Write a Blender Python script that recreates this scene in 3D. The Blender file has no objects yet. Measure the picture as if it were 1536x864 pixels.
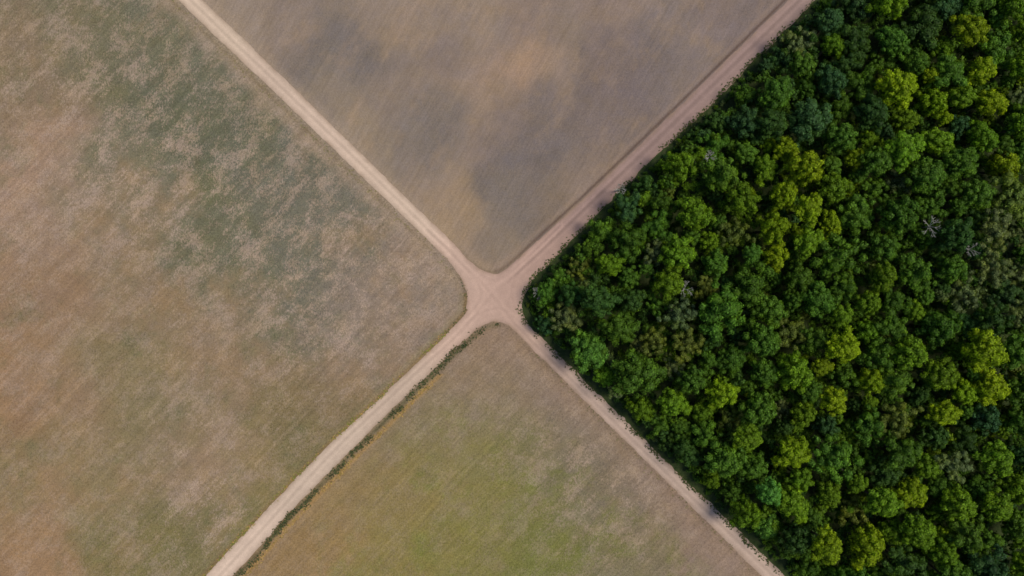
import bpy, bmesh, math, random
import numpy as np
from mathutils import Vector
from mathutils.geometry import delaunay_2d_cdt
C = bpy.context.scene.collection
rng = np.random.default_rng(7); random.seed(7)
S = 0.25; CAMH = 256.0
def W(p):
    p = np.asarray(p, float); return np.stack([(p[...,0]-768)*S, (432-p[...,1])*S], -1)
def lin(c):
    c = np.asarray(c, float)/255.; return np.where(c < .04045, c/12.92, ((c+.055)/1.055)**2.4)
KALB = np.array([.765, .74, .705])
# ---------------------------------------------------------------- helpers
def tag(o, label=None, cat=None, group=None, kind=None):
    if label: o['label'] = label
    if cat: o['category'] = cat
    if group: o['group'] = group
    if kind: o['kind'] = kind
    return o
def mesh_np(name, V, quads=None, tris=None, attrs=None, smooth=False):
    me = bpy.data.meshes.new(name)
    quads = np.zeros((0,4), int) if quads is None else np.asarray(quads)
    tris = np.zeros((0,3), int) if tris is None else np.asarray(tris)
    me.vertices.add(len(V)); me.vertices.foreach_set('co', np.asarray(V, np.float32).ravel())
    loops = np.concatenate([quads.ravel(), tris.ravel()]).astype(np.int32)
    me.loops.add(len(loops)); me.loops.foreach_set('vertex_index', loops)
    nq, nt = len(quads), len(tris)
    st = np.concatenate([np.arange(nq)*4, nq*4+np.arange(nt)*3]).astype(np.int32)
    me.polygons.add(nq+nt); me.polygons.foreach_set('loop_start', st)
    if smooth: me.polygons.foreach_set('use_smooth', np.ones(nq+nt, bool))
    me.update(calc_edges=True)
    for k, a in (attrs or {}).items():
        a = np.asarray(a, np.float32)
        if a.ndim == 1:
            t = me.attributes.new(k, 'FLOAT', 'POINT'); t.data.foreach_set('value', a)
        else:
            if a.shape[1] == 3: a = np.concatenate([a, np.ones((len(a),1), np.float32)], 1)
            t = me.attributes.new(k, 'FLOAT_COLOR', 'POINT'); t.data.foreach_set('color', a.ravel())
    return me
def link(name, me, mat, parent=None):
    o = bpy.data.objects.new(name, me); C.objects.link(o)
    if mat and not me.materials: me.materials.append(mat)
    if parent: o.parent = parent
    return o
def catmull(P, step):
    P = np.asarray(P, float); P = np.vstack([2*P[0]-P[1], P, 2*P[-1]-P[-2]]); out = []
    for i in range(1, len(P)-2):
        a, b, c, d = P[i-1:i+3]; n = max(2, int(np.linalg.norm(c-b)/step))
        t = (np.arange(n)/n)[:,None]
        out.append(.5*((2*b)+(-a+c)*t+(2*a-5*b+4*c-d)*t**2+(-a+3*b-3*c+d)*t**3))
    out.append(P[-2][None]); return np.vstack(out)
def sdist(X, L):
    d = np.full(len(X), 1e9)
    for i in range(len(L)-1):
        a, b = L[i], L[i+1]; ab = b-a
        t = np.clip(((X-a)@ab)/max(ab@ab, 1e-9), 0, 1)
        q = X-a-t[:,None]*ab
        d = np.minimum(d, q[:,0]**2+q[:,1]**2)
    return np.sqrt(d)
def inside(X, L):
    r = np.zeros(len(X), bool); n = len(L)
    for i in range(n):
        a, b = L[i], L[(i+1) % n]
        if a[1] == b[1]: continue
        c = (a[1] > X[:,1]) != (b[1] > X[:,1])
        r ^= c & (X[:,0] < (b[0]-a[0])*(X[:,1]-a[1])/(b[1]-a[1])+a[0])
    return r
def vnoise(X, cell, seed, octv=4, gain=.55):
    """fractal value noise in about -1..1 on world metres"""
    out = np.zeros(len(X)); amp = 1; tot = 0; r = np.random.default_rng(seed)
    for o in range(octv):
        g = r.uniform(-1, 1, (256, 256)); u = X/cell+r.uniform(0, 99, 2)+500; i = np.floor(u).astype(int); f = u-i; f = f*f*(3-2*f)
        a, b = i[:,0] % 256, i[:,1] % 256; a1, b1 = (a+1) % 256, (b+1) % 256
        v = (g[a,b]*(1-f[:,0])+g[a1,b]*f[:,0])*(1-f[:,1])+(g[a,b1]*(1-f[:,0])+g[a1,b1]*f[:,0])*f[:,1]
        out += amp*v; tot += amp; amp *= gain; cell = cell/2
    return out/tot*1.6
def rotX(X, deg, sx, sy):
    a = math.radians(deg); return np.stack([(X[:,0]*math.cos(a)+X[:,1]*math.sin(a))*sx, (-X[:,0]*math.sin(a)+X[:,1]*math.cos(a))*sy], 1)
def rbf(X, pts, sig, warp=0):
    if warp: X = X+np.stack([vnoise(X, 18, 5, 5, .6), vnoise(X, 18, 9, 5, .6)], 1)*warp
    num = np.zeros((len(X), 3)); den = np.zeros(len(X))+1e-12
    for (x, y, c) in pts:
        p = W((x, y)); w = np.exp(-((X[:,0]-p[0])**2+(X[:,1]-p[1])**2)/(2*(sig*S)**2))+1e-9/(1+((X[:,0]-p[0])**2+(X[:,1]-p[1])**2))
        num += w[:,None]*lin(c); den += w
    return num/den[:,None]
def noise1(n, step):
    k = max(4, n//step+2); return np.interp(np.linspace(0, k-1, n), np.arange(k), rng.normal(size=k))
# ---------------------------------------------------------------- node helpers
def new_mat(name):
    m = bpy.data.materials.new(name); m.use_nodes = True; m.node_tree.nodes.clear(); return m, m.node_tree
class N:
    def __init__(s, nt): s.t = nt
    def n(s, typ, **kw):
        o = s.t.nodes.new(typ)
        for k, v in kw.items(): setattr(o, k, v)
        return o
    def l(s, a, b): s.t.links.new(a, b)
    def noise(s, co, scale, detail=4, rough=.6, dist=0):
        o = s.n('ShaderNodeTexNoise'); o.inputs['Scale'].default_value = scale; o.inputs['Detail'].default_value = detail
        o.inputs['Roughness'].default_value = rough; o.inputs['Distortion'].default_value = dist
        if co: s.l(co, o.inputs['Vector'])
        return o.outputs['Fac']
    def mapr(s, v, a, b, c, d, smooth=False):
        o = s.n('ShaderNodeMapRange'); 
        if smooth: o.interpolation_type = 'SMOOTHSTEP'
        for i, x in enumerate((a, b, c, d)): o.inputs[i+1].default_value = x
        s.l(v, o.inputs[0]); return o.outputs[0]
    def math(s, op, a, b):
        o = s.n('ShaderNodeMath', operation=op)
        for i, x in enumerate((a, b)):
            if isinstance(x, (int, float)): o.inputs[i].default_value = x
            else: s.l(x, o.inputs[i])
        return o.outputs[0]
    def scale(s, col, f):
        o = s.n('ShaderNodeVectorMath', operation='SCALE'); s.l(col, o.inputs[0]); s.l(f, o.inputs['Scale']); return o.outputs[0]
    def mix(s, f, a, b):
        o = s.n('ShaderNodeMix', data_type='RGBA')
        if isinstance(f, float): o.inputs[0].default_value = f
        else: s.l(f, o.inputs[0])
        for i, x in ((6, a), (7, b)):
            if isinstance(x, tuple): o.inputs[i].default_value = (*x, 1)
            else: s.l(x, o.inputs[i])
        return o.outputs[2]
    def mapping(s, co, rot, sc):
        """rotate the coordinates first, then stretch along the rotated axes"""
        v = s.n('ShaderNodeVectorRotate', rotation_type='Z_AXIS'); s.l(co, v.inputs['Vector']); v.inputs['Angle'].default_value = rot
        o = s.n('ShaderNodeMapping'); o.inputs['Scale'].default_value = sc
        s.l(v.outputs[0], o.inputs['Vector']); return o.outputs[0]
    def out(s, col, rough=.95, bump=None, bd=.1, bs=.5):
        p = s.n('ShaderNodeBsdfPrincipled'); p.inputs['Roughness'].default_value = rough
        p.inputs['Specular IOR Level'].default_value = .1
        s.l(col, p.inputs['Base Color'])
        if bump is not None:
            b = s.n('ShaderNodeBump'); b.inputs['Strength'].default_value = bs; b.inputs['Distance'].default_value = bd
            s.l(bump, b.inputs['Height']); s.l(b.outputs[0], p.inputs['Normal'])
        o = s.n('ShaderNodeOutputMaterial'); s.l(p.outputs[0], o.inputs[0]); return p
def field_mat(name, pale, row_rot, patch=1.0, row=.12, grain=.22, blotch=.2):
    """row_rot: angle of the furrows"""
    m, nt = new_mat(name); g = N(nt)
    co = g.n('ShaderNodeTexCoord').outputs['Object']
    col = g.n('ShaderNodeAttribute', attribute_name='Col').outputs['Color']
    pt = g.n('ShaderNodeAttribute', attribute_name='patch').outputs['Fac']
    rc = g.mapping(co, -row_rot, (.010, .80, 1)); rc2 = g.mapping(co, -row_rot, (.006, .20, 1)); rc4 = g.mapping(co, -row_rot, (.2, 1.2, 1))
    rc3 = g.mapping(co, -row_rot, (.75, 1.05, 1)); rc5 = g.mapping(co, 0, (1.3, .7, 1)); rc6 = g.mapping(co, -row_rot, (.03, .5, 1))
    big = g.noise(rc3, .10, 9, .82, .2); fine = g.noise(rc5, 1.4, 3, .8)
    sm = g.math('ADD', g.math('MULTIPLY', big, .58), g.math('MULTIPLY', fine, .34))
    sm = g.math('ADD', sm, g.math('MULTIPLY', g.noise(rc6, 1, 3, .6), .08))
    msk = g.mapr(sm, .475, .57, 0, 1, True)
    msk = g.math('MULTIPLY', g.math('MULTIPLY', msk, pt), patch)
    c = g.mix(msk, col, pale)
    f = g.math('MULTIPLY', g.mapr(g.noise(rc, 1, 2, .6), .3, .7, 1-row, 1+row), g.mapr(g.noise(rc2, 1, 3, .6), .3, .7, 1-row*.6, 1+row*.6))
    f = g.math('MULTIPLY', f, g.mapr(g.noise(rc4, 1, 4, .7), .3, .7, 1-row, 1+row))
    f = g.math('MULTIPLY', f, g.mapr(g.noise(co, 1.5, 3, .9), .3, .7, 1-grain, 1+grain))
    f = g.math('MULTIPLY', f, g.mapr(g.noise(co, .16, 8, .85, .4), .3, .7, 1-blotch, 1+blotch))
    c = g.scale(c, f)
    sp = g.mapr(g.noise(co, 1.5, 3, .6), .57, .70, 0, .5)
    c = g.mix(g.math('MULTIPLY', sp, pt), c, (.075, .078, .035))
    hue = g.mapr(g.noise(co, .09, 7, .8), .4, .62, 0, .6)
    c2 = g.n('ShaderNodeVectorMath', operation='MULTIPLY'); g.l(c, c2.inputs[0]); c2.inputs[1].default_value = (1.04, .98, .78)
    c = g.mix(hue, c, c2.outputs[0])
    g.out(c, .97, g.noise(co, 1.2, 6, .8), .22, .8)
    return m
# ---------------------------------------------------------------- boundary curves (photo lay-out, in metres on the ground)
cL = [(-320,-576),(-20,-288),(268,0),(372,100),(476,200),(580,300),(640,358),(672,390),(690,415),(700,440),(699,460),(690,480),(602,567),(493,668),(398,767),(309,862),(40,1152),(-225,1440)]
cT = [(-290,-576),(5,-288),(304,0),(408,100),(511,200),(613,300),(678,362),(703,390),(720,404),(740,410),(757,404),(776,389),(802,365),(873,300),(963,214),(1063,117),(1182,0),(1474,-288),(1764,-576)]
cR = [(1810,-576),(1516,-288),(1224,0),(1128,95),(1064,160),(1000,220),(930,287),(870,350),(820,400),(794,428),(785,450),(787,472),(802,497),(836,530),(903,597),(989,682),(1084,774),(1177,864),(1470,1152),(1764,1440)]
cB = [(-190,1440),(73,1152),(348,864),(446,757),(552,650),(644,560),(697,510),(720,491),(738,483),(752,483),(768,492),(790,515),(868,592),(957,680),(1056,778),(1143,864),(1436,1152),(1725,1440)]
def curve(P, amp):
    c = catmull(W(P), .7); t = np.gradient(c, axis=0); t /= np.linalg.norm(t, axis=1)[:,None]
    nrm = np.stack([-t[:,1], t[:,0]], 1)
    return c+nrm*(noise1(len(c), 2)*amp*.6+noise1(len(c), 9)*amp*.8)[:,None], catmull(W(P), 4)
(L, Lc), (T, Tc), (R, Rc), (B, Bc) = curve(cL, .14), curve(cT, .16), curve(cR, .3), curve(cB, .16)
polyL = np.vstack([Lc, [(-900, Lc[-1][1]), (-900, Lc[0][1])]])
polyT = Tc; polyB = Bc
polyR = np.vstack([Rc, [(900, Rc[-1][1]), (900, Rc[0][1])]])
# ---------------------------------------------------------------- ground sheet
m, nt = new_mat('far_soil'); g = N(nt); co = g.n('ShaderNodeTexCoord').outputs['Object']
c = g.mix(g.mapr(g.noise(co, .01, 6, .6), .35, .65, 0, 1), (.20, .155, .12), (.15, .135, .09)); c = g.scale(c, g.mapr(g.noise(co, .4, 6, .7), .3, .7, .8, 1.2))
g.out(c, .97)
V = np.array([(-4000,-4000,0),(4000,-4000,0),(4000,4000,0),(-4000,4000,0)])
tag(link('ground', mesh_np('ground', V, [(0,1,2,3)]), m), 'bare brown farmland reaching away beyond the fields', 'ground', kind='structure')
# ---------------------------------------------------------------- fields
gx = np.arange(-230, 230.01, .5); gy = np.arange(-145, 145.01, .5)
GX, GY = np.meshgrid(gx, gy); G = np.stack([GX.ravel(), GY.ravel()], 1); nx, ny = len(gx), len(gy)
def grid_mesh(name, mask, z, colf, patchf, mat):
    mk = mask.reshape(ny, nx); fm = mk[:-1,:-1] & mk[1:,:-1] & mk[:-1,1:] & mk[1:,1:]
    j, i = np.nonzero(fm); a = j*nx+i; q = np.stack([a, a+1, a+nx+1, a+nx], 1)
    u, inv = np.unique(q.ravel(), return_inverse=True); X = G[u]
    me = mesh_np(name, np.column_stack([X, np.full(len(X), z)]), inv.reshape(-1, 4), attrs={'Col': colf(X)*KALB, 'patch': patchf(X)})
    return link(name, me, mat)
def blend(c, f, col):
    f = np.clip(f, 0, 1)[:,None]; return c*(1-f)+lin(col)*f
def band(d, c, w): return np.exp(-((d-c)/w)**2)
ptsL = [(20,40,(130,114,97)),(60,230,(154,130,115)),(60,130,(138,118,101)),(150,60,(112,108,90)),(250,150,(100,101,85)),(330,210,(99,101,86)),(240,60,(110,108,92)),
 (450,330,(110,108,97)),(400,420,(108,107,94)),(300,350,(108,107,89)),(600,430,(134,121,113)),(560,480,(138,122,111)),(200,450,(138,119,98)),(60,450,(142,118,98)),(100,330,(148,126,111)),
 (100,600,(142,119,97)),(40,800,(146,119,94)),(300,700,(148,126,109)),(350,560,(140,120,100)),(300,820,(116,109,78)),(500,580,(130,113,89)),(450,640,(120,109,80)),(380,740,(130,117,83)),
 (180,250,(116,112,96)),(150,720,(132,118,91)),(520,300,(114,110,100)),(20,600,(144,117,94)),(200,560,(130,117,91)),(430,230,(106,105,95)),(640,400,(142,128,119)),(500,420,(124,115,107)),(200,800,(120,112,78)),(20,700,(126,114,84)),(20,120,(128,113,93)),(180,340,(124,115,98)),(350,120,(114,110,97)),(90,40,(114,109,88)),(250,620,(122,113,86))]
ptsT = [(350,10,(147,132,122)),(450,40,(136,122,115)),(600,60,(142,127,118)),(770,100,(164,138,121)),(820,110,(150,131,118)),(850,50,(137,123,116)),(1000,40,(130,118,117)),(1120,20,(128,115,115)),(950,130,(117,106,108)),
 (540,110,(118,110,109)),(640,190,(119,111,110)),(700,160,(150,131,118)),(800,230,(107,101,105)),(760,290,(119,110,107)),(680,320,(157,136,115)),(740,360,(132,119,110)),(560,210,(145,130,117)),(480,150,(137,124,115)),
 (870,260,(131,117,111)),(650,280,(145,128,117)),(900,200,(121,109,108)),(1030,120,(126,114,113)),(880,100,(112,104,107)),(490,80,(115,108,108)),(680,80,(128,115,112)),(760,190,(130,116,111)),(600,150,(135,121,114)),(700,20,(142,127,118)),
 (900,20,(139,123,117)),(820,300,(127,115,109)),(850,270,(145,126,113)),(620,240,(129,118,112)),(780,15,(135,120,115)),(960,75,(113,105,108)),(920,90,(136,119,113)),(830,170,(119,109,109)),(720,80,(139,124,116))]
ptsB = [(745,510,(142,121,105)),(740,550,(140,120,104)),(700,560,(138,121,104)),(640,620,(130,116,92)),(690,610,(124,116,90)),(780,600,(127,115,99)),(850,620,(132,116,107)),(900,700,(122,111,100)),(720,720,(128,122,76)),(800,760,(118,115,74)),
 (830,830,(112,115,64)),(600,750,(132,119,80)),(500,800,(143,121,86)),(450,840,(142,118,86)),(1000,780,(133,114,106)),(1060,830,(138,120,111)),(920,800,(118,112,88)),(700,840,(122,118,70)),(760,660,(122,116,83)),
 (560,700,(137,119,89)),(650,680,(129,120,80)),(860,690,(119,111,94)),(940,850,(119,113,85)),(600,840,(132,120,76)),(820,560,(141,123,113)),(950,740,(127,112,104))]
def colL(X):
    c = rbf(X, ptsL, 42, 11); d = sdist(X, Lc)/S; up = X[:,1] > W((0,440))[1]
    n = .5+.5*vnoise(X, 6, 31)
    c = blend(c, np.clip(vnoise(X, 14, 51, 6, .78)-.08, 0, 1)*.6, (102,105,78))
    c = blend(c, np.clip(vnoise(X, 22, 52, 6, .72)-.15, 0, 1)*.6, (156,128,102))
    c = blend(c, np.where(up, .7*np.clip(1-(d-8-12*n)/16, 0, 1), .4*np.clip(1-d/12, 0, 1)), (154,136,122))
    c = blend(c, np.where(up, .4*band(d, 8, 2.4)*(.5+n), 0), (122,107,84))
    arc = np.exp(-((X-W((692,450)))**2).sum(1)/(2*9**2))
    c = blend(c, .6*arc*band(d, 2, 2.4), (84,70,54))
    c = blend(c, np.where(~up, .6*band(d, 1.5, 4.5), 0), (130,108,70))
    return blend(c, np.where(~up, .3*band(d, 9, 4), 0), (116,111,78))
def colT(X):
    c = rbf(X, ptsT, 28, 8); d = sdist(X, Tc)/S; rt = X[:,0] > W((740,0))[0]
    st = vnoise(rotX(X, 62, .6, 1.1), 11, 77, 6, .7)
    c = c*(1+.10*st)[:,None]
    c = blend(c, np.clip(vnoise(rotX(X, 62, .7, 1), 10, 78, 6, .68)-.2, 0, 1)*.55, (160,137,117))
    c = blend(c, np.clip(vnoise(rotX(X, 62, .7, 1), 13, 79, 6, .68)-.25, 0, 1)*.4, (108,102,106))
    c = blend(c, np.where(~rt, .55*np.clip(1-d/16, 0, 1), 0), (160,142,127))
    c = blend(c, np.where(rt, .9*band(d, 3.4, 2.2), 0), (96,79,75))
    c = blend(c, np.where(rt, .45*band(d, 10, 3), 0), (146,127,119))
    ap = np.exp(-((X-W((738,400)))**2).sum(1)/(2*10**2))
    c = blend(c, ap*band(d, 8, 10)*.6, (152,132,118))
    return blend(c, ap*band(d, 1.5, 2.)*.5, (112,96,82))
def colB(X):
    c = rbf(X, ptsB, 38, 9); d = sdist(X, Bc)/S; lf = X[:,0] < W((752,0))[0]
    deep = np.clip((W((0,580))[1]-X[:,1])/14, 0, 1); vn = vnoise(X, 5, 42)
    c = blend(c, np.clip(vnoise(X, 12, 41, 6, .75)-.0, 0, 1)*.75*np.clip((d-24)/50, 0, 1)*deep, (112,117,58))
    c = blend(c, np.clip(vnoise(X, 14, 44, 6, .7)-.25, 0, 1)*.6*deep, (142,124,104))
    c = blend(c, np.where(~lf, .6*np.clip(1-(d-14)/40, 0, 1), .5*np.clip(1-d/34, 0, 1)), (144,124,111))
    c = blend(c, np.where(lf, .8*band(d, 5, 4)*np.clip(.8+.5*vn, 0, 1), 0), (90,86,62))
    c = blend(c, np.where(lf & (X[:,1] < W((0,560))[1]), .75*band(d, 13, 3.5), 0), (162,131,86))
    return blend(c, np.where(~lf, .35*band(d, 4, 2.5), 0), (126,108,92))
def patL(X):
    d = sdist(X, Lc)/S
    w = np.zeros(len(X))+.5
    for (x, y, r, a) in ((120,120,160,.3),(430,350,170,.4),(230,250,160,.35),(560,440,110,.4),(320,770,70,.45),(60,320,120,.2),(480,470,90,.3),(300,640,100,.2)):
        p = W((x, y)); w += a*np.exp(-((X-p)**2).sum(1)/(2*(r*S*.7)**2))
    return np.clip(w, 0, 1)*np.clip((d-4)/14, 0, 1)
def patB(X):
    d = sdist(X, Bc)/S; w = np.zeros(len(X))+.3
    for (x, y, r, a) in ((860,650,80,.5),(950,760,80,.5),(640,610,60,.2)):
        p = W((x, y)); w += a*np.exp(-((X-p)**2).sum(1)/(2*(r*S)**2))
    return np.clip(w, 0, 1)*np.clip((d-4)/14, 0, 1)
def und(X, poly, cv, px=5): return inside(X, poly) | (sdist(X, cv) < px*S)
fl = grid_mesh('left_field', und(G, polyL, Lc), .02, colL, patL, field_mat('patchy_stubble', tuple(lin((170,150,138))*KALB), math.radians(46), .8, .085, .42, .16))
tag(fl, 'large greenish brown patchy field filling the left of the photo', 'field', kind='structure')
ft = grid_mesh('upper_field', und(G, polyT, Tc), .03, colT, lambda X: np.zeros(len(X))+.12, field_mat('bare_soil', tuple(lin((160,142,130))*KALB), math.radians(60), .6, .07, .20, .06))
tag(ft, 'smooth grey mauve bare field between the two upper roads', 'field', kind='structure')
fb = grid_mesh('lower_field', und(G, polyB, Bc), .025, colB, patB, field_mat('weedy_stubble', tuple(lin((162,144,131))*KALB), math.radians(46), .85, .085, .40, .16))
tag(fb, 'tan field with green weedy patches below the crossroads', 'field', kind='structure')
m, nt = new_mat('leaf_litter'); g = N(nt); co = g.n('ShaderNodeTexCoord').outputs['Object']
c = g.mix(g.mapr(g.noise(co, .6, 6, .7), .35, .65, 0, 1), (.018, .032, .009), (.045, .056, .020)); g.out(c, .95, g.noise(co, 1.5, 5, .7), .3)
ff = grid_mesh('forest_floor', und(G, polyR, Rc, 3), .028, lambda X: np.zeros((len(X),3)), lambda X: np.zeros(len(X)), m)
tag(ff, 'dark ground under the forest trees', 'ground', kind='structure')
# ---------------------------------------------------------------- road
outline = np.vstack([L, B, R[::-1], T[::-1]])
simple = np.vstack([Lc, Bc, Rc[::-1], Tc[::-1]])
rx = np.arange(-230, 230, .5); ry = np.arange(-145, 145, .5); RX, RY = np.meshgrid(rx, ry)
Q = np.stack([RX.ravel(), RY.ravel()], 1)+rng.uniform(-.1, .1, (RX.size, 2))
Q = Q[inside(Q, simple)]; dd = sdist(Q, simple); Q = Q[dd > .65]
allp = [Vector(p) for p in outline]+[Vector(p) for p in Q]
no = len(outline)
res = delaunay_2d_cdt(allp, [(i, (i+1) % no) for i in range(no)], [], 1, 1e-5)
RV = np.array([tuple(v) for v in res[0]]); RT = np.array([tuple(f) for f in res[2] if len(f) == 3])
ptsR = [(285,0,(200,179,162)),(450,165,(197,175,160)),(600,305,(200,178,162)),(700,400,(196,170,156)),(738,440,(186,156,145)),(790,510,(180,155,143)),(900,610,(180,159,149)),(1000,705,(178,158,148)),(1150,850,(184,163,152)),
 (690,490,(192,165,151)),(600,580,(188,167,152)),(500,675,(193,173,158)),(350,850,(203,181,166)),(790,395,(166,140,132)),(900,290,(151,128,124)),(1000,200,(147,125,122)),(1100,100,(149,127,124)),(1200,0,(154,132,128))]
Rcol = rbf(RV, ptsR, 45); de = sdist(RV, simple)/S
arms = {'A': catmull(W([(-300,-576),(286,0),(390,100),(494,200),(597,300),(690,392),(735,438),(775,488),(885,597),(1021,730),(1160,864),(1740,1440)]), 4),
        'B': catmull(W([(1785,-576),(1201,0),(1094,105),(980,216),(900,292),(800,388),(738,442),(696,492),(602,580),(503,674),(422,762),(330,863),(-200,1440)]), 4)}
turns = [[(640,345),(700,405),(722,440),(705,470),(650,528)],[(640,345),(705,398),(740,420),(772,402),(840,338)],[(840,338),(785,398),(768,440),(785,480),(830,545)],[(650,528),(705,480),(745,462),(775,480),(830,535)]]
f = np.ones(len(RV))
upB = (RV[:,0] > W((745,0))[0]) & (RV[:,1] > W((0,440))[1])
jn = 1-.65*np.exp(-((RV-W((738,445)))**2).sum(1)/(2*9**2))
for k, a in arms.items():
    d = sdist(RV, a)/S
    f *= 1+(.10*band(d, 4.2, 1.8)-.10*band(d, 0, 2))*jn
side = ((RV-W((738,442)))@np.array([-.7, .72]))/S
f = np.where(upB, f*(1-(.17*band(side-3, 10, 2.4)+.14*band(side-3, -7, 2)-.13*band(side-3, 3, 2.2)-.10*band(side-3, -3, 1.8))*jn), f)
for t in turns:
    d = sdist(RV, catmull(W(t), 1.5))/S; f *= 1+.045*band(d, 4, 2)-.045*band(d, 0, 2)
f *= (1-.14*np.exp(-(de/2.2)**2))*(1+.05*vnoise(RV, 8, 63, 4))
Rcol = Rcol*f[:,None]
Rcol = blend(Rcol, np.clip(.35+.35*vnoise(RV, 3, 61), 0, 1)*np.exp(-(de/3.5)**2), (144,122,102))
m, nt = new_mat('dusty_dirt'); g = N(nt); co = g.n('ShaderNodeTexCoord').outputs['Object']
col = g.n('ShaderNodeAttribute', attribute_name='Col').outputs['Color']
f1 = g.mapr(g.noise(co, .35, 6, .65), .3, .7, .92, 1.08); f2 = g.mapr(g.noise(co, 2.2, 4, .7), .3, .7, .90, 1.1)
g.out(g.scale(col, g.math('MULTIPLY', f1, f2)), .97, g.noise(co, 1.5, 5, .7), .08, .5)
road = link('dirt_road', mesh_np('dirt_road', np.column_stack([RV, np.full(len(RV), .06)]), tris=RT, attrs={'Col': Rcol*KALB}), m)
tag(road, 'two pale dusty dirt roads crossing in an X between the fields and forest', 'road', kind='structure')
# ---------------------------------------------------------------- verge grass (uncountable)
def grass(name, spec, label):
    VV, FF, TT = [], [], []; n0 = 0
    for (cv, cond, off, w, dens, cols, hgt) in spec:
        sub = cv[[i for i, p in enumerate(cv) if cond(p)]]
        t = np.gradient(sub, axis=0); t /= np.linalg.norm(t, axis=1)[:,None]; nr = np.stack([-t[:,1], t[:,0]], 1)
        k = int(len(sub)*dens); idx = rng.integers(0, len(sub), k)
        patchy = noise1(len(sub), 5)[idx]+rng.normal(size=k)*.5; keep = patchy > -.25; idx = idx[keep]; k = len(idx)
        wob = noise1(len(sub), 8)[idx]*w*.6
        c = sub[idx]+nr[idx]*(off+wob+rng.normal(size=k)*w)[:,None]+rng.uniform(-.4, .4, (k, 2))
        cc = lin(np.array(cols)[rng.integers(0, len(cols), k)])*rng.uniform(.75, 1.15, k)[:,None]*.8
        for b in range(5):
            ang = rng.uniform(0, 6.28, k); u = np.stack([np.cos(ang), np.sin(ang)], 1); v = np.stack([-u[:,1], u[:,0]], 1)
            s = rng.uniform(.06, .18, k)[:,None]; ln = rng.uniform(.15, .45, k)[:,None]; h = rng.uniform(.4, 1, k)[:,None]*hgt
            zb = np.full((k,1), .03)
            P = np.stack([np.hstack([c-v*s, zb]), np.hstack([c+v*s, zb]), np.hstack([c+u*ln+v*s*.5, h]), np.hstack([c+u*ln-v*s*.5, h])], 1)
            VV.append(P.reshape(-1, 3)); FF.append(np.arange(k*4).reshape(-1, 4)+n0); n0 += k*4; TT.append(np.repeat(cc, 4, 0))
    m, nt = new_mat(name+'_blades'); g = N(nt); g.out(g.n('ShaderNodeAttribute', attribute_name='Col').outputs['Color'], .8)
    o = link(name, mesh_np(name, np.vstack(VV), np.vstack(FF), attrs={'Col': np.vstack(TT)}), m)
    tag(o, label, 'grass', kind='stuff'); return o
X = lambda px: W((px, 0))[0]; Y = lambda py: W((0, py))[1]
inF = lambda p: abs(p[0]) < 215 and abs(p[1]) < 130
dk = [(72,84,52),(92,98,60),(62,74,48),(108,96,64)]; gold = [(166,134,78),(150,128,72),(176,146,90)]; yg = [(128,128,60),(112,114,58),(150,134,78)]
grass('verge_grass', [
  (B, lambda p: inF(p) and p[0] < X(748), -1.35, .65, 9, dk, .4),
  (B, lambda p: inF(p) and p[0] < X(640), -3.3, .5, 4, gold, .25),
  (L, lambda p: inF(p) and p[1] < Y(500), -.5, .4, 4, yg+gold[:1], .2),
  (L, lambda p: inF(p) and Y(500) <= p[1] < Y(415), -.4, .2, 1.0, dk+[(120,100,70)], .15),
  (L, lambda p: inF(p) and p[1] > Y(400), -1.9, .9, 1.2, [(136,124,86),(118,112,80)], .12),
  (B, lambda p: inF(p) and p[0] > X(790), -1., .6, 1., [(126,114,84),(112,102,76)], .12),
  (R, lambda p: inF(p), -.5, .5, 4.5, [(80,94,44),(100,100,58),(60,78,38)], .4),
 ], 'strips of rough green and straw coloured grass along the road verges')
# ---------------------------------------------------------------- foliage
def ico(n):
    bm = bmesh.new(); bmesh.ops.create_icosphere(bm, subdivisions=n, radius=1); bm.verts.ensure_lookup_table()
    r_ = np.array([v.co[:] for v in bm.verts]), np.array([[v.index for v in f.verts] for f in bm.faces]); bm.free(); return r_
ICO2, ICO1 = ico(2), ico(1)
def lobes_to_arrays(lobes, nleaf, leaf, r, ico, coresc=.86):
    """lobes: (centre, radius) -> vertices, quads, tris, shade"""
    IV, IF = ico; V, Qd, Tr, Sh = [], [], [], []; n0 = 0
    for (c, rad, fl) in lobes:
        v = IV*(rad*coresc)*(1+r.uniform(-.15, .15, len(IV)))[:,None]*np.array([1, 1, fl])+c
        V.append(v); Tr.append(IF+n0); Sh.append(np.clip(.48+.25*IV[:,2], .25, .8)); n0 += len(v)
        n = int(nleaf*(rad*rad)); d = r.normal(size=(n*2, 3)); d /= np.linalg.norm(d, axis=1)[:,None]
        d = d[d[:,2] > -.35][:n]; n = len(d)
        rr = rad*r.uniform(.8, 1.2, n)[:,None]
        cc = c+d*rr*np.array([1, 1, fl])
        nr = d+r.normal(size=(n, 3))*.38+np.array([0, 0, .1]); nr /= np.linalg.norm(nr, axis=1)[:,None]
        t = np.cross(nr, r.normal(size=(n, 3))); t /= np.linalg.norm(t, axis=1)[:,None]; b = np.cross(nr, t)
        s = (leaf*r.uniform(.55, 1.35, n))[:,None]
        P = np.stack([cc-t*s, cc-b*s*.55, cc+t*s, cc+b*s*.55], 1)
        V.append(P.reshape(-1, 3)); Qd.append(np.arange(n*4).reshape(-1, 4)+n0); n0 += n*4
        lobe_tone = r.uniform(.85, 1.15)
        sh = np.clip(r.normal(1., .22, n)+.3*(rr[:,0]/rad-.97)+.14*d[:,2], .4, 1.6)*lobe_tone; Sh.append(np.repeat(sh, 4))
    return np.vstack(V), np.vstack(Qd), np.vstack(Tr), np.concatenate(Sh)
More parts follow.
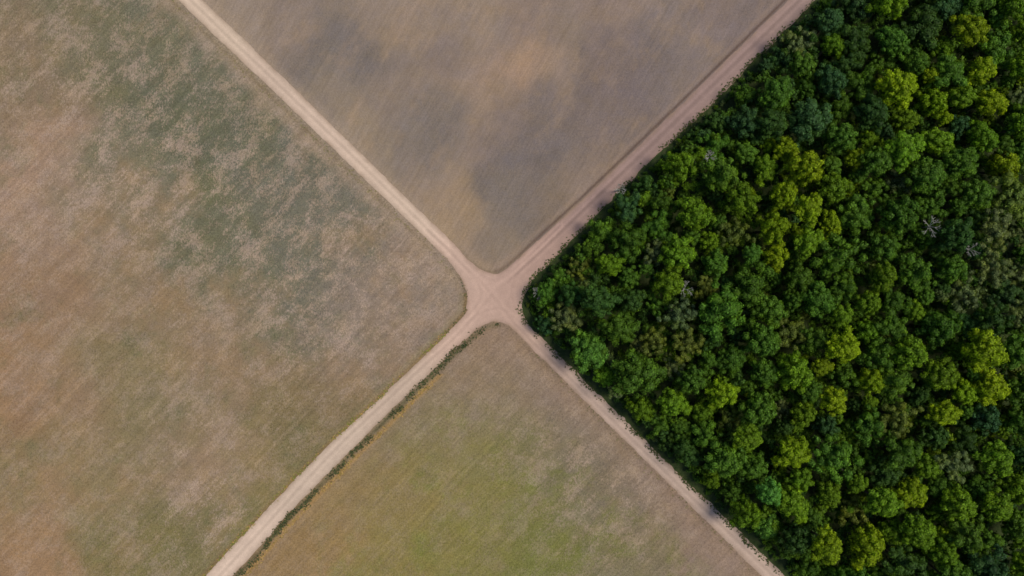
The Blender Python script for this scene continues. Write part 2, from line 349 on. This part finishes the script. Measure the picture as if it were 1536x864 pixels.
def dome_lobes(r, style):
    out = []; skew = r.uniform(0, 6.28); e = r.uniform(.05, .2)
    def outl(a): return 1+e*math.cos(a*2+skew)+.10*math.cos(a*3+skew*2)+r.uniform(-.1, .1)
    if style == 'dome':
        n = r.integers(28, 38); R0, H = 3.8, 2.9
        for i in range(n):
            f = math.sqrt((i+.5)/n); a = i*2.39996+r.uniform(-.4, .4); q = R0*f*outl(a)
            out.append((np.array([q*math.cos(a), q*math.sin(a), H*(1-f*f)*1.05+r.uniform(-.35, .35)]), r.uniform(.55, 1.15)*(1.05-.2*f), .85))
        out.append((np.array([0, 0, -.2]), 3.0, .75))
    elif style == 'ragged':
        n = r.integers(20, 28)
        for i in range(n):
            f = math.sqrt((i+.5)/n); a = i*2.39996+r.uniform(-.6, .6); q = 4.1*f*outl(a)
            out.append((np.array([q*math.cos(a), q*math.sin(a), 2.3*(1-f)+r.uniform(-1., .9)]), r.uniform(.5, 1.3), .8))
        out.append((np.array([0, 0, -.6]), 2.4, .65))
    else:
        n = r.integers(22, 32)
        for i in range(n):
            f = math.sqrt((i+.5)/n); a = i*2.39996+r.uniform(-.6, .6); q = 4.2*f*outl(a)
            out.append((np.array([q*math.cos(a), q*math.sin(a), 1.4*(1-f)+r.uniform(-.7, .7)]), r.uniform(.45, 1.0), .75))
        out.append((np.array([0, 0, -.8]), 2.2, .6))
    return out
def leaf_mat(name, use_obj):
    m, nt = new_mat(name); g = N(nt)
    if use_obj: base = g.n('ShaderNodeObjectInfo').outputs['Color']
    else: base = g.n('ShaderNodeAttribute', attribute_name='Col').outputs['Color']
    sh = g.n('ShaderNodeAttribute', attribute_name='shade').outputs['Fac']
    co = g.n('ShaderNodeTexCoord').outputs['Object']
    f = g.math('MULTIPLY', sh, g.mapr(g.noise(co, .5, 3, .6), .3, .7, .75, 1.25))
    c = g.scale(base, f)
    c3 = g.n('ShaderNodeVectorMath', operation='MULTIPLY'); g.l(c, c3.inputs[0]); c3.inputs[1].default_value = (1.2, 1.12, .65)
    c = g.mix(g.mapr(g.noise(co, .35, 2, .5), .45, .7, 0, 1), c, c3.outputs[0])
    p = g.n('ShaderNodeBsdfPrincipled'); p.inputs['Roughness'].default_value = .6; p.inputs['Specular IOR Level'].default_value = .10
    g.l(c, p.inputs['Base Color'])
    tr = g.n('ShaderNodeBsdfTranslucent'); 
    c2 = g.n('ShaderNodeVectorMath', operation='MULTIPLY'); g.l(c, c2.inputs[0]); c2.inputs[1].default_value = (1.4, 1.5, .35); g.l(c2.outputs[0], tr.inputs['Color'])
    mx = g.n('ShaderNodeMixShader'); mx.inputs[0].default_value = .25; g.l(p.outputs[0], mx.inputs[1]); g.l(tr.outputs[0], mx.inputs[2])
    o = g.n('ShaderNodeOutputMaterial'); g.l(mx.outputs[0], o.inputs[0]); return m
LM = leaf_mat('canopy_leaves', True); LU = leaf_mat('understorey_leaves', False)
crowns = {'dome': [], 'ragged': [], 'fine': []}
for st, k in (('dome', 10), ('ragged', 8), ('fine', 5)):
    for i in range(k):
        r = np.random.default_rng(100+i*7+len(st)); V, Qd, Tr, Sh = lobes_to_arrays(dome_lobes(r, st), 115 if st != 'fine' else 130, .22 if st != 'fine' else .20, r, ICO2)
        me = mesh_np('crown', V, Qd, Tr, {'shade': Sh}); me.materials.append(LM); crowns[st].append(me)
def tube(V, F, p0, p1, r0, r1, n=7):
    p0, p1 = np.array(p0, float), np.array(p1, float); ax = p1-p0; ax /= np.linalg.norm(ax)
    u = np.cross(ax, [.31, .9, .2]); u /= np.linalg.norm(u); w = np.cross(ax, u); b = sum(len(x) for x in V)
    a = np.arange(n)*2*math.pi/n; ring = np.cos(a)[:,None]*u+np.sin(a)[:,None]*w
    V.append(p0+ring*r0); V.append(p1+ring*r1)
    for i in range(n): F.append((b+i, b+(i+1) % n, b+n+(i+1) % n, b+n+i))
def bark(name, a, b):
    m, nt = new_mat(name); g = N(nt); co = g.n('ShaderNodeTexCoord').outputs['Object']
    g.out(g.mix(g.mapr(g.noise(co, 1.5, 5, .7), .35, .65, 0, 1), a, b), .9, g.noise(co, 4, 4, .6), .05); return m
BK = bark('tree_bark', (.07, .055, .04), (.15, .13, .10)); DW = bark('bleached_wood', (.18, .175, .15), (.32, .31, .28))
trunks = []
for i in range(4):
    r = np.random.default_rng(i+50); V, F = [], []; p = np.array([0, 0, 0.]); rad = .42
    for k in range(4):
        q = p+np.array([r.uniform(-.35, .35), r.uniform(-.35, .35), 2.6]); tube(V, F, p, q, rad, rad*.82); p = q; rad *= .82
        if k >= 2:
            for j in range(2):
                a = r.uniform(0, 6.28); tube(V, F, p, p+np.array([1.7*math.cos(a), 1.7*math.sin(a), 1.5]), rad*.55, rad*.25, 5)
    for j in range(3):
        a = j*2.1+r.uniform(0, 1); tube(V, F, p, p+np.array([1.5*math.cos(a), 1.5*math.sin(a), 1.7]), rad*.7, rad*.3, 5)
    me = mesh_np('trunk', np.vstack(V), F); me.materials.append(BK); trunks.append(me)
# ---- colours
yel = (.155, .230, .006); lime = (.102, .185, .009); mid = (.062, .130, .013); drk = (.036, .082, .016); blue = (.036, .084, .026); mint = (.090, .205, .028); grey = (.092, .125, .045); olive = (.105, .135, .024)
cname = {yel: 'yellow-green', lime: 'lime-green', mid: 'mid-green', drk: 'dark green', blue: 'cool dark green', mint: 'mint-green', grey: 'greyish-green', olive: 'olive'}
hand = [(1350,130,35,yel),(1402,152,26,yel),(1460,42,29,yel),(1490,152,26,yel),(1478,205,24,lime),(1412,212,24,lime),(1362,178,20,lime),(1212,250,31,yel),(1178,290,26,yel),(1216,312,25,yel),(1118,298,27,lime),(1150,252,22,lime),
 (1022,248,28,lime),(998,305,20,mid),(1018,380,29,lime),(1215,362,24,lime),(1165,385,24,yel),(1060,430,18,olive),(1128,426,32,mid),(1268,520,27,yel),(1302,498,22,lime),(1305,455,20,lime),(1415,562,29,lime),(1490,582,28,yel),
 (1420,622,24,yel),(1254,602,24,yel),(1207,622,22,lime),(1040,572,24,mid),(1084,592,26,yel),(1012,606,24,lime),(884,526,33,mint),(850,476,26,grey),(985,380,20,grey),(872,402,22,olive),(1192,680,28,yel),(1370,742,28,yel),
 (1120,772,28,lime),(1190,757,27,lime),(1500,690,28,lime),(1455,802,31,mid),(1382,800,28,lime),(1282,770,28,olive),(1340,800,22,lime),(1245,822,29,yel),(1090,692,29,mid),(1032,518,26,olive),(985,510,24,olive),(1106,350,26,olive),
 (1140,616,31,mid),(1100,540,26,mid),(1152,788,24,mint),(1265,205,28,mid),(1430,105,28,mid),(1502,72,28,mid),(1168,140,28,mid),(1440,350,30,drk),(1395,262,30,mid),(1320,240,28,mid),(1250,120,28,blue),(1205,62,24,grey),
 (1290,60,28,drk),(1345,60,26,mid),(1250,30,24,blue),(1120,180,26,blue),(1075,215,22,mid),(945,310,24,blue),(905,350,24,mid),(950,450,22,drk),(1455,440,28,grey),(1500,400,30,grey),(1380,410,30,mid),(1330,370,28,mid),
 (1290,320,28,mid),(1500,480,28,drk),(1350,570,30,mid),(1310,640,29,mid),(1360,680,28,mid),(1440,700,28,grey),(1500,760,26,lime),(1230,450,30,mid),(1190,500,28,olive),(1150,560,26,mid),(1060,650,24,mid),(1130,700,26,mid),(1510,250,26,yel),(1345,490,24,mid)]
zones = [(1200,300,120,yel),(1180,270,90,lime),(1430,150,100,yel),(1400,180,90,lime),(1280,510,80,yel),(1300,470,70,lime),(1020,390,80,lime),(1020,260,50,lime),(1450,600,90,yel),(1230,640,90,lime),(1380,780,90,yel),(1400,770,90,lime),(1180,760,70,lime),(1060,580,70,lime),
 (1160,60,120,blue),(1260,100,90,drk),(1100,190,60,drk),(1500,400,90,grey),(1440,400,80,drk),(880,350,80,mid),(840,440,50,drk),(1000,680,60,drk),(1300,690,60,mid),(1350,330,90,mid),(1120,480,80,mid),(1040,470,60,drk),(1370,540,60,mid),(1130,650,60,drk)]
pal = [yel, lime, mid, drk, blue, grey, olive, mint]
def pick(px, py, r, low=False):
    w = {c: b for c, b in zip(pal, (.03, .18, .52, .12, .03, .03, .04, .01))}
    for (x, y, s, c) in zones: w[c] += .7*math.exp(-((px-x)**2+(py-y)**2)/(2*(s*.6)**2))
    if low: w[yel] *= .3; w[lime] *= .6
    ks = list(w); p = np.array([w[k] for k in ks]); return ks[r.choice(len(ks), p=p/p.sum())]
def canopy_xy(px, py, h): k = (CAMH-h)/CAMH; p = W((px, py))*k; return p
polyRpx = np.array(catmull(cR, 8)); polyRp = np.vstack([polyRpx, [(4000, polyRpx[-1][1]), (4000, polyRpx[0][1])]])
def edge_d(P): return sdist(P, polyRpx)-np.where(P[:,1] > 500, 7, 3)
placed = []
for h_ in hand: placed.append([h_[0], h_[1], h_[2], h_[3]])
r = np.random.default_rng(21)
cand = np.stack([r.uniform(780, 1545, 60000), r.uniform(-8, 872, 60000)], 1)
cand = cand[inside(cand, polyRp)]; ed = edge_d(cand)
PA = np.array([p[:3] for p in placed], float)
sizes = [36, 29, 23, 19, 16, 14, 12]
for si, rad in enumerate(sizes):
    cap = [100, 140, 185, 222, 252, 275, 290][si]
    sub = r.permutation(len(cand))[:9000]
    for j in sub:
        if len(placed) >= cap: break
        px, py = cand[j]; rr = rad*r.uniform(.9, 1.1)
        if ed[j] < rr*.95: continue
        d = np.hypot(PA[:,0]-px, PA[:,1]-py)
        if (d < .78*(PA[:,2]+rr)).any(): continue
        placed.append([px, py, rr, pick(px, py, r)]); PA = np.vstack([PA, [px, py, rr]])
print('trees placed', len(placed), 'smallest', min(p[2] for p in placed))
GROUP = 'broadleaf trees of the forest canopy'
used = set()
for (px, py, rp, colr) in placed:
    e = float(edge_d(np.array([[px, py]]))[0])
    h = float(np.clip(7.5+rp*.38+r.normal(0, 1.8), 7, 22))*(.5+.5*min(1, max(0, e-12)/55))
    if colr in (yel, mint) and e > 40: h += 1.3
    p = canopy_xy(px, py, h)
    st = 'dome' if colr in (yel, lime, mint) and r.random() < .85 else ('fine' if colr in (grey, olive) else r.choice(['dome', 'ragged', 'fine'], p=[.6, .32, .08]))
    s = rp*S*(CAMH-h)/CAMH/4.6*1.03
    root = bpy.data.objects.new('rainforest_tree', None); C.objects.link(root); root.location = (p[0], p[1], 0); root.rotation_euler.z = r.uniform(0, 6.28)
    cr = bpy.data.objects.new('crown', crowns[st][r.integers(len(crowns[st]))]); C.objects.link(cr); cr.parent = root
    cr.location.z = h-2*s; cr.scale = (s*r.uniform(.92, 1.1), s*r.uniform(.88, 1.08), s*r.uniform(.95, 1.3)); cr.rotation_euler = (r.uniform(-.15, .15), r.uniform(-.15, .15), r.uniform(0, 6.28))
    k = r.uniform(.78, 1.15); hv = float(np.clip(r.normal(0, .06), -.12, .08))
    cr.color = (colr[0]*k*(1+hv), colr[1]*k, colr[2]*k*(1-hv), 1)
    tk = bpy.data.objects.new('trunk', trunks[r.integers(4)]); C.objects.link(tk); tk.parent = root; tk.scale = (s, s, (h-2*s)/11.4)
    size = 'large' if rp > 25 else 'medium' if rp > 19 else 'small'
    where = ('at '+('upper' if py < 450 else 'lower')+' forest edge') if e < 34 else 'in the forest'
    form = {'dome': 'domed', 'ragged': 'ragged', 'fine': 'feathery'}[st]
    fmt = lambda q: f"{size} {cname[colr]} {form} tree {where}, {px/15.36:.{q}f}% across and {max(py,0)/8.64:.{q}f}% down photo"
    lb = fmt(0)
    if lb in used: lb = fmt(1).replace(' in the forest', '').replace(' forest edge', ' edge')
    used.add(lb); tag(root, lb, 'tree', GROUP)
# ---- understorey: everything smaller, one uncountable mass
low = []
for i in range(8):
    rr = np.random.default_rng(300+i); n = rr.integers(4, 8); lb = []
    for k in range(n):
        f = math.sqrt((k+.3)/n); a = k*2.4+rr.uniform(-.5, .5)
        lb.append((np.array([.62*f*math.cos(a), .62*f*math.sin(a), .35*(1-f)+rr.uniform(-.12, .12)]), rr.uniform(.28, .46), .85))
    low.append(lobes_to_arrays(lb, 260, .13, rr, ICO1))
UP = []
r = np.random.default_rng(77)
cand = np.stack([r.uniform(775, 1700, 34000), r.uniform(-110, 970, 34000)], 1); cand = cand[inside(cand, polyRp)]; ed = edge_d(cand)
US = np.zeros((0, 3)); 
for j in range(len(cand)):
    px, py = cand[j]; rad = r.uniform(6, 14) if ed[j] > 12 else r.uniform(3.5, 7)
    out = px > 1550 or py < -15 or py > 880
    if out: rad = r.uniform(12, 24)
    if ed[j] < rad*.7: continue
    if len(US):
        if (np.hypot(US[:,0]-px, US[:,1]-py) < .64*(US[:,2]+rad)).any(): continue
    US = np.vstack([US, [px, py, rad]]); e = ed[j]
    h = (float(np.clip(r.normal(9.0, 2.6), 3, 14))*min(1, .35+e/60) if e > 16 else r.uniform(1., 3.)) if not out else r.uniform(9, 17)*min(1, .35+e/60)
    UP.append((px, py, rad, h))
print('understorey', len(UP))
VV, QQ, TT, SS, CC = [], [], [], [], []; n0 = 0
for (px, py, rad, h) in UP:
    V, Qd, Tr, Sh = low[r.integers(8)]; s = rad*S*1.2; a = r.uniform(0, 6.28); ca, sa = math.cos(a), math.sin(a)
    p = canopy_xy(px, py, h) if px < 1550 else W((px, py))
    X2 = np.stack([(V[:,0]*ca-V[:,1]*sa)*s+p[0], (V[:,0]*sa+V[:,1]*ca)*s+p[1], V[:,2]*s*r.uniform(.8, 1.3)+max(h-.5*s, s*.25)], 1)
    c = np.array(pick(px, py, r, True))*r.uniform(.65, 1.05); c = c*.75+np.array(mid)*.2
    VV.append(X2); QQ.append(Qd+n0); TT.append(Tr+n0); SS.append(Sh); CC.append(np.repeat(c[None], len(V), 0)); n0 += len(V)
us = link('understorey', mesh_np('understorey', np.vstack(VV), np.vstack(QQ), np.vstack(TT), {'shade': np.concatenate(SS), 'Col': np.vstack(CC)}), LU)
tag(us, 'mass of small trees and shrubs filling the gaps between the forest trees', 'undergrowth', kind='stuff')
# ---- bare pale trees
dead = [(931,281,9,'bare pale tree on the forest edge by the upper road'),(807,441,9,'bare pale tree at the forest corner nearest the crossroads'),(1402,340,13,'bare whitish tree among dark crowns right of the forest centre'),(1066,234,8,'bare grey tree near the upper left forest edge'),
 (1030,432,11,'bare brownish grey tree left of the forest centre'),(1460,372,10,'bare grey tree by grey-green crowns near the right border')]
for i, (px, py, rad, lb) in enumerate(dead):
    rr = np.random.default_rng(900+i); root = bpy.data.objects.new('bare_tree', None); C.objects.link(root); h = 18.5 if i not in (0, 1) else 9
    p = canopy_xy(px, py, h); root.location = (p[0], p[1], 0); tag(root, lb, 'bare tree', 'leafless trees in the forest')
    V, F = [], []; q = np.zeros(3)
    for k in range(3):
        n_ = q+np.array([rr.uniform(-.3, .3), rr.uniform(-.3, .3), (h-3)/3]); tube(V, F, q, n_, .32-.06*k, .26-.06*k); q = n_
    link('trunk', mesh_np('trunk', np.vstack(V), F), DW, root)
    V, F = [], []; Rm = rad*S
    for k in range(7):
        a = k*.9+rr.uniform(-.5, .5); L1 = rr.uniform(.25, .6); e1 = q+np.array([math.cos(a)*Rm*L1, math.sin(a)*Rm*L1, rr.uniform(.5, 2)]); tube(V, F, q, e1, .12, .08, 5)
        for j in range(3):
            b = a+rr.uniform(-1.2, 1.2); L2 = rr.uniform(.25, .55); e2 = e1+np.array([math.cos(b)*Rm*L2, math.sin(b)*Rm*L2, rr.uniform(.2, 1.3)]); tube(V, F, e1, e2, .09, .06, 4)
            for l_ in range(3):
                b2 = b+rr.uniform(-1, 1); tube(V, F, e2, e2+np.array([math.cos(b2)*Rm*.25, math.sin(b2)*Rm*.25, rr.uniform(0, .6)]), .06, .02, 4)
    link('branches', mesh_np('branches', np.vstack(V), F), DW, root)
# ---------------------------------------------------------------- light, sky, camera
sd = Vector((.54, .06, .84)).normalized()
el = math.asin(sd.z); az = math.atan2(sd.x, sd.y)
ld = bpy.data.lights.new('sun', 'SUN'); ld.energy = 3.85; ld.angle = math.radians(24); ld.color = (1, .93, .77)
so = bpy.data.objects.new('sun', ld); C.objects.link(so); so.rotation_euler = (-sd).to_track_quat('-Z', 'Y').to_euler()
w = bpy.data.worlds.new('World'); bpy.context.scene.world = w; w.use_nodes = True; wt = w.node_tree
sk = wt.nodes.new('ShaderNodeTexSky'); sk.sky_type = 'NISHITA'; sk.sun_disc = False; sk.sun_elevation = el; sk.sun_rotation = az
bg = wt.nodes['Background']; wt.links.new(sk.outputs[0], bg.inputs[0]); bg.inputs[1].default_value = .13
cd = bpy.data.cameras.new('camera'); cd.lens = 24; cd.sensor_width = 36; cd.clip_end = 9000
cam = bpy.data.objects.new('camera', cd); C.objects.link(cam); cam.location = (0, 0, CAMH); bpy.context.scene.camera = cam
vs = bpy.context.scene.view_settings; vs.view_transform = 'Standard'; vs.look = 'None'; vs.exposure = 0
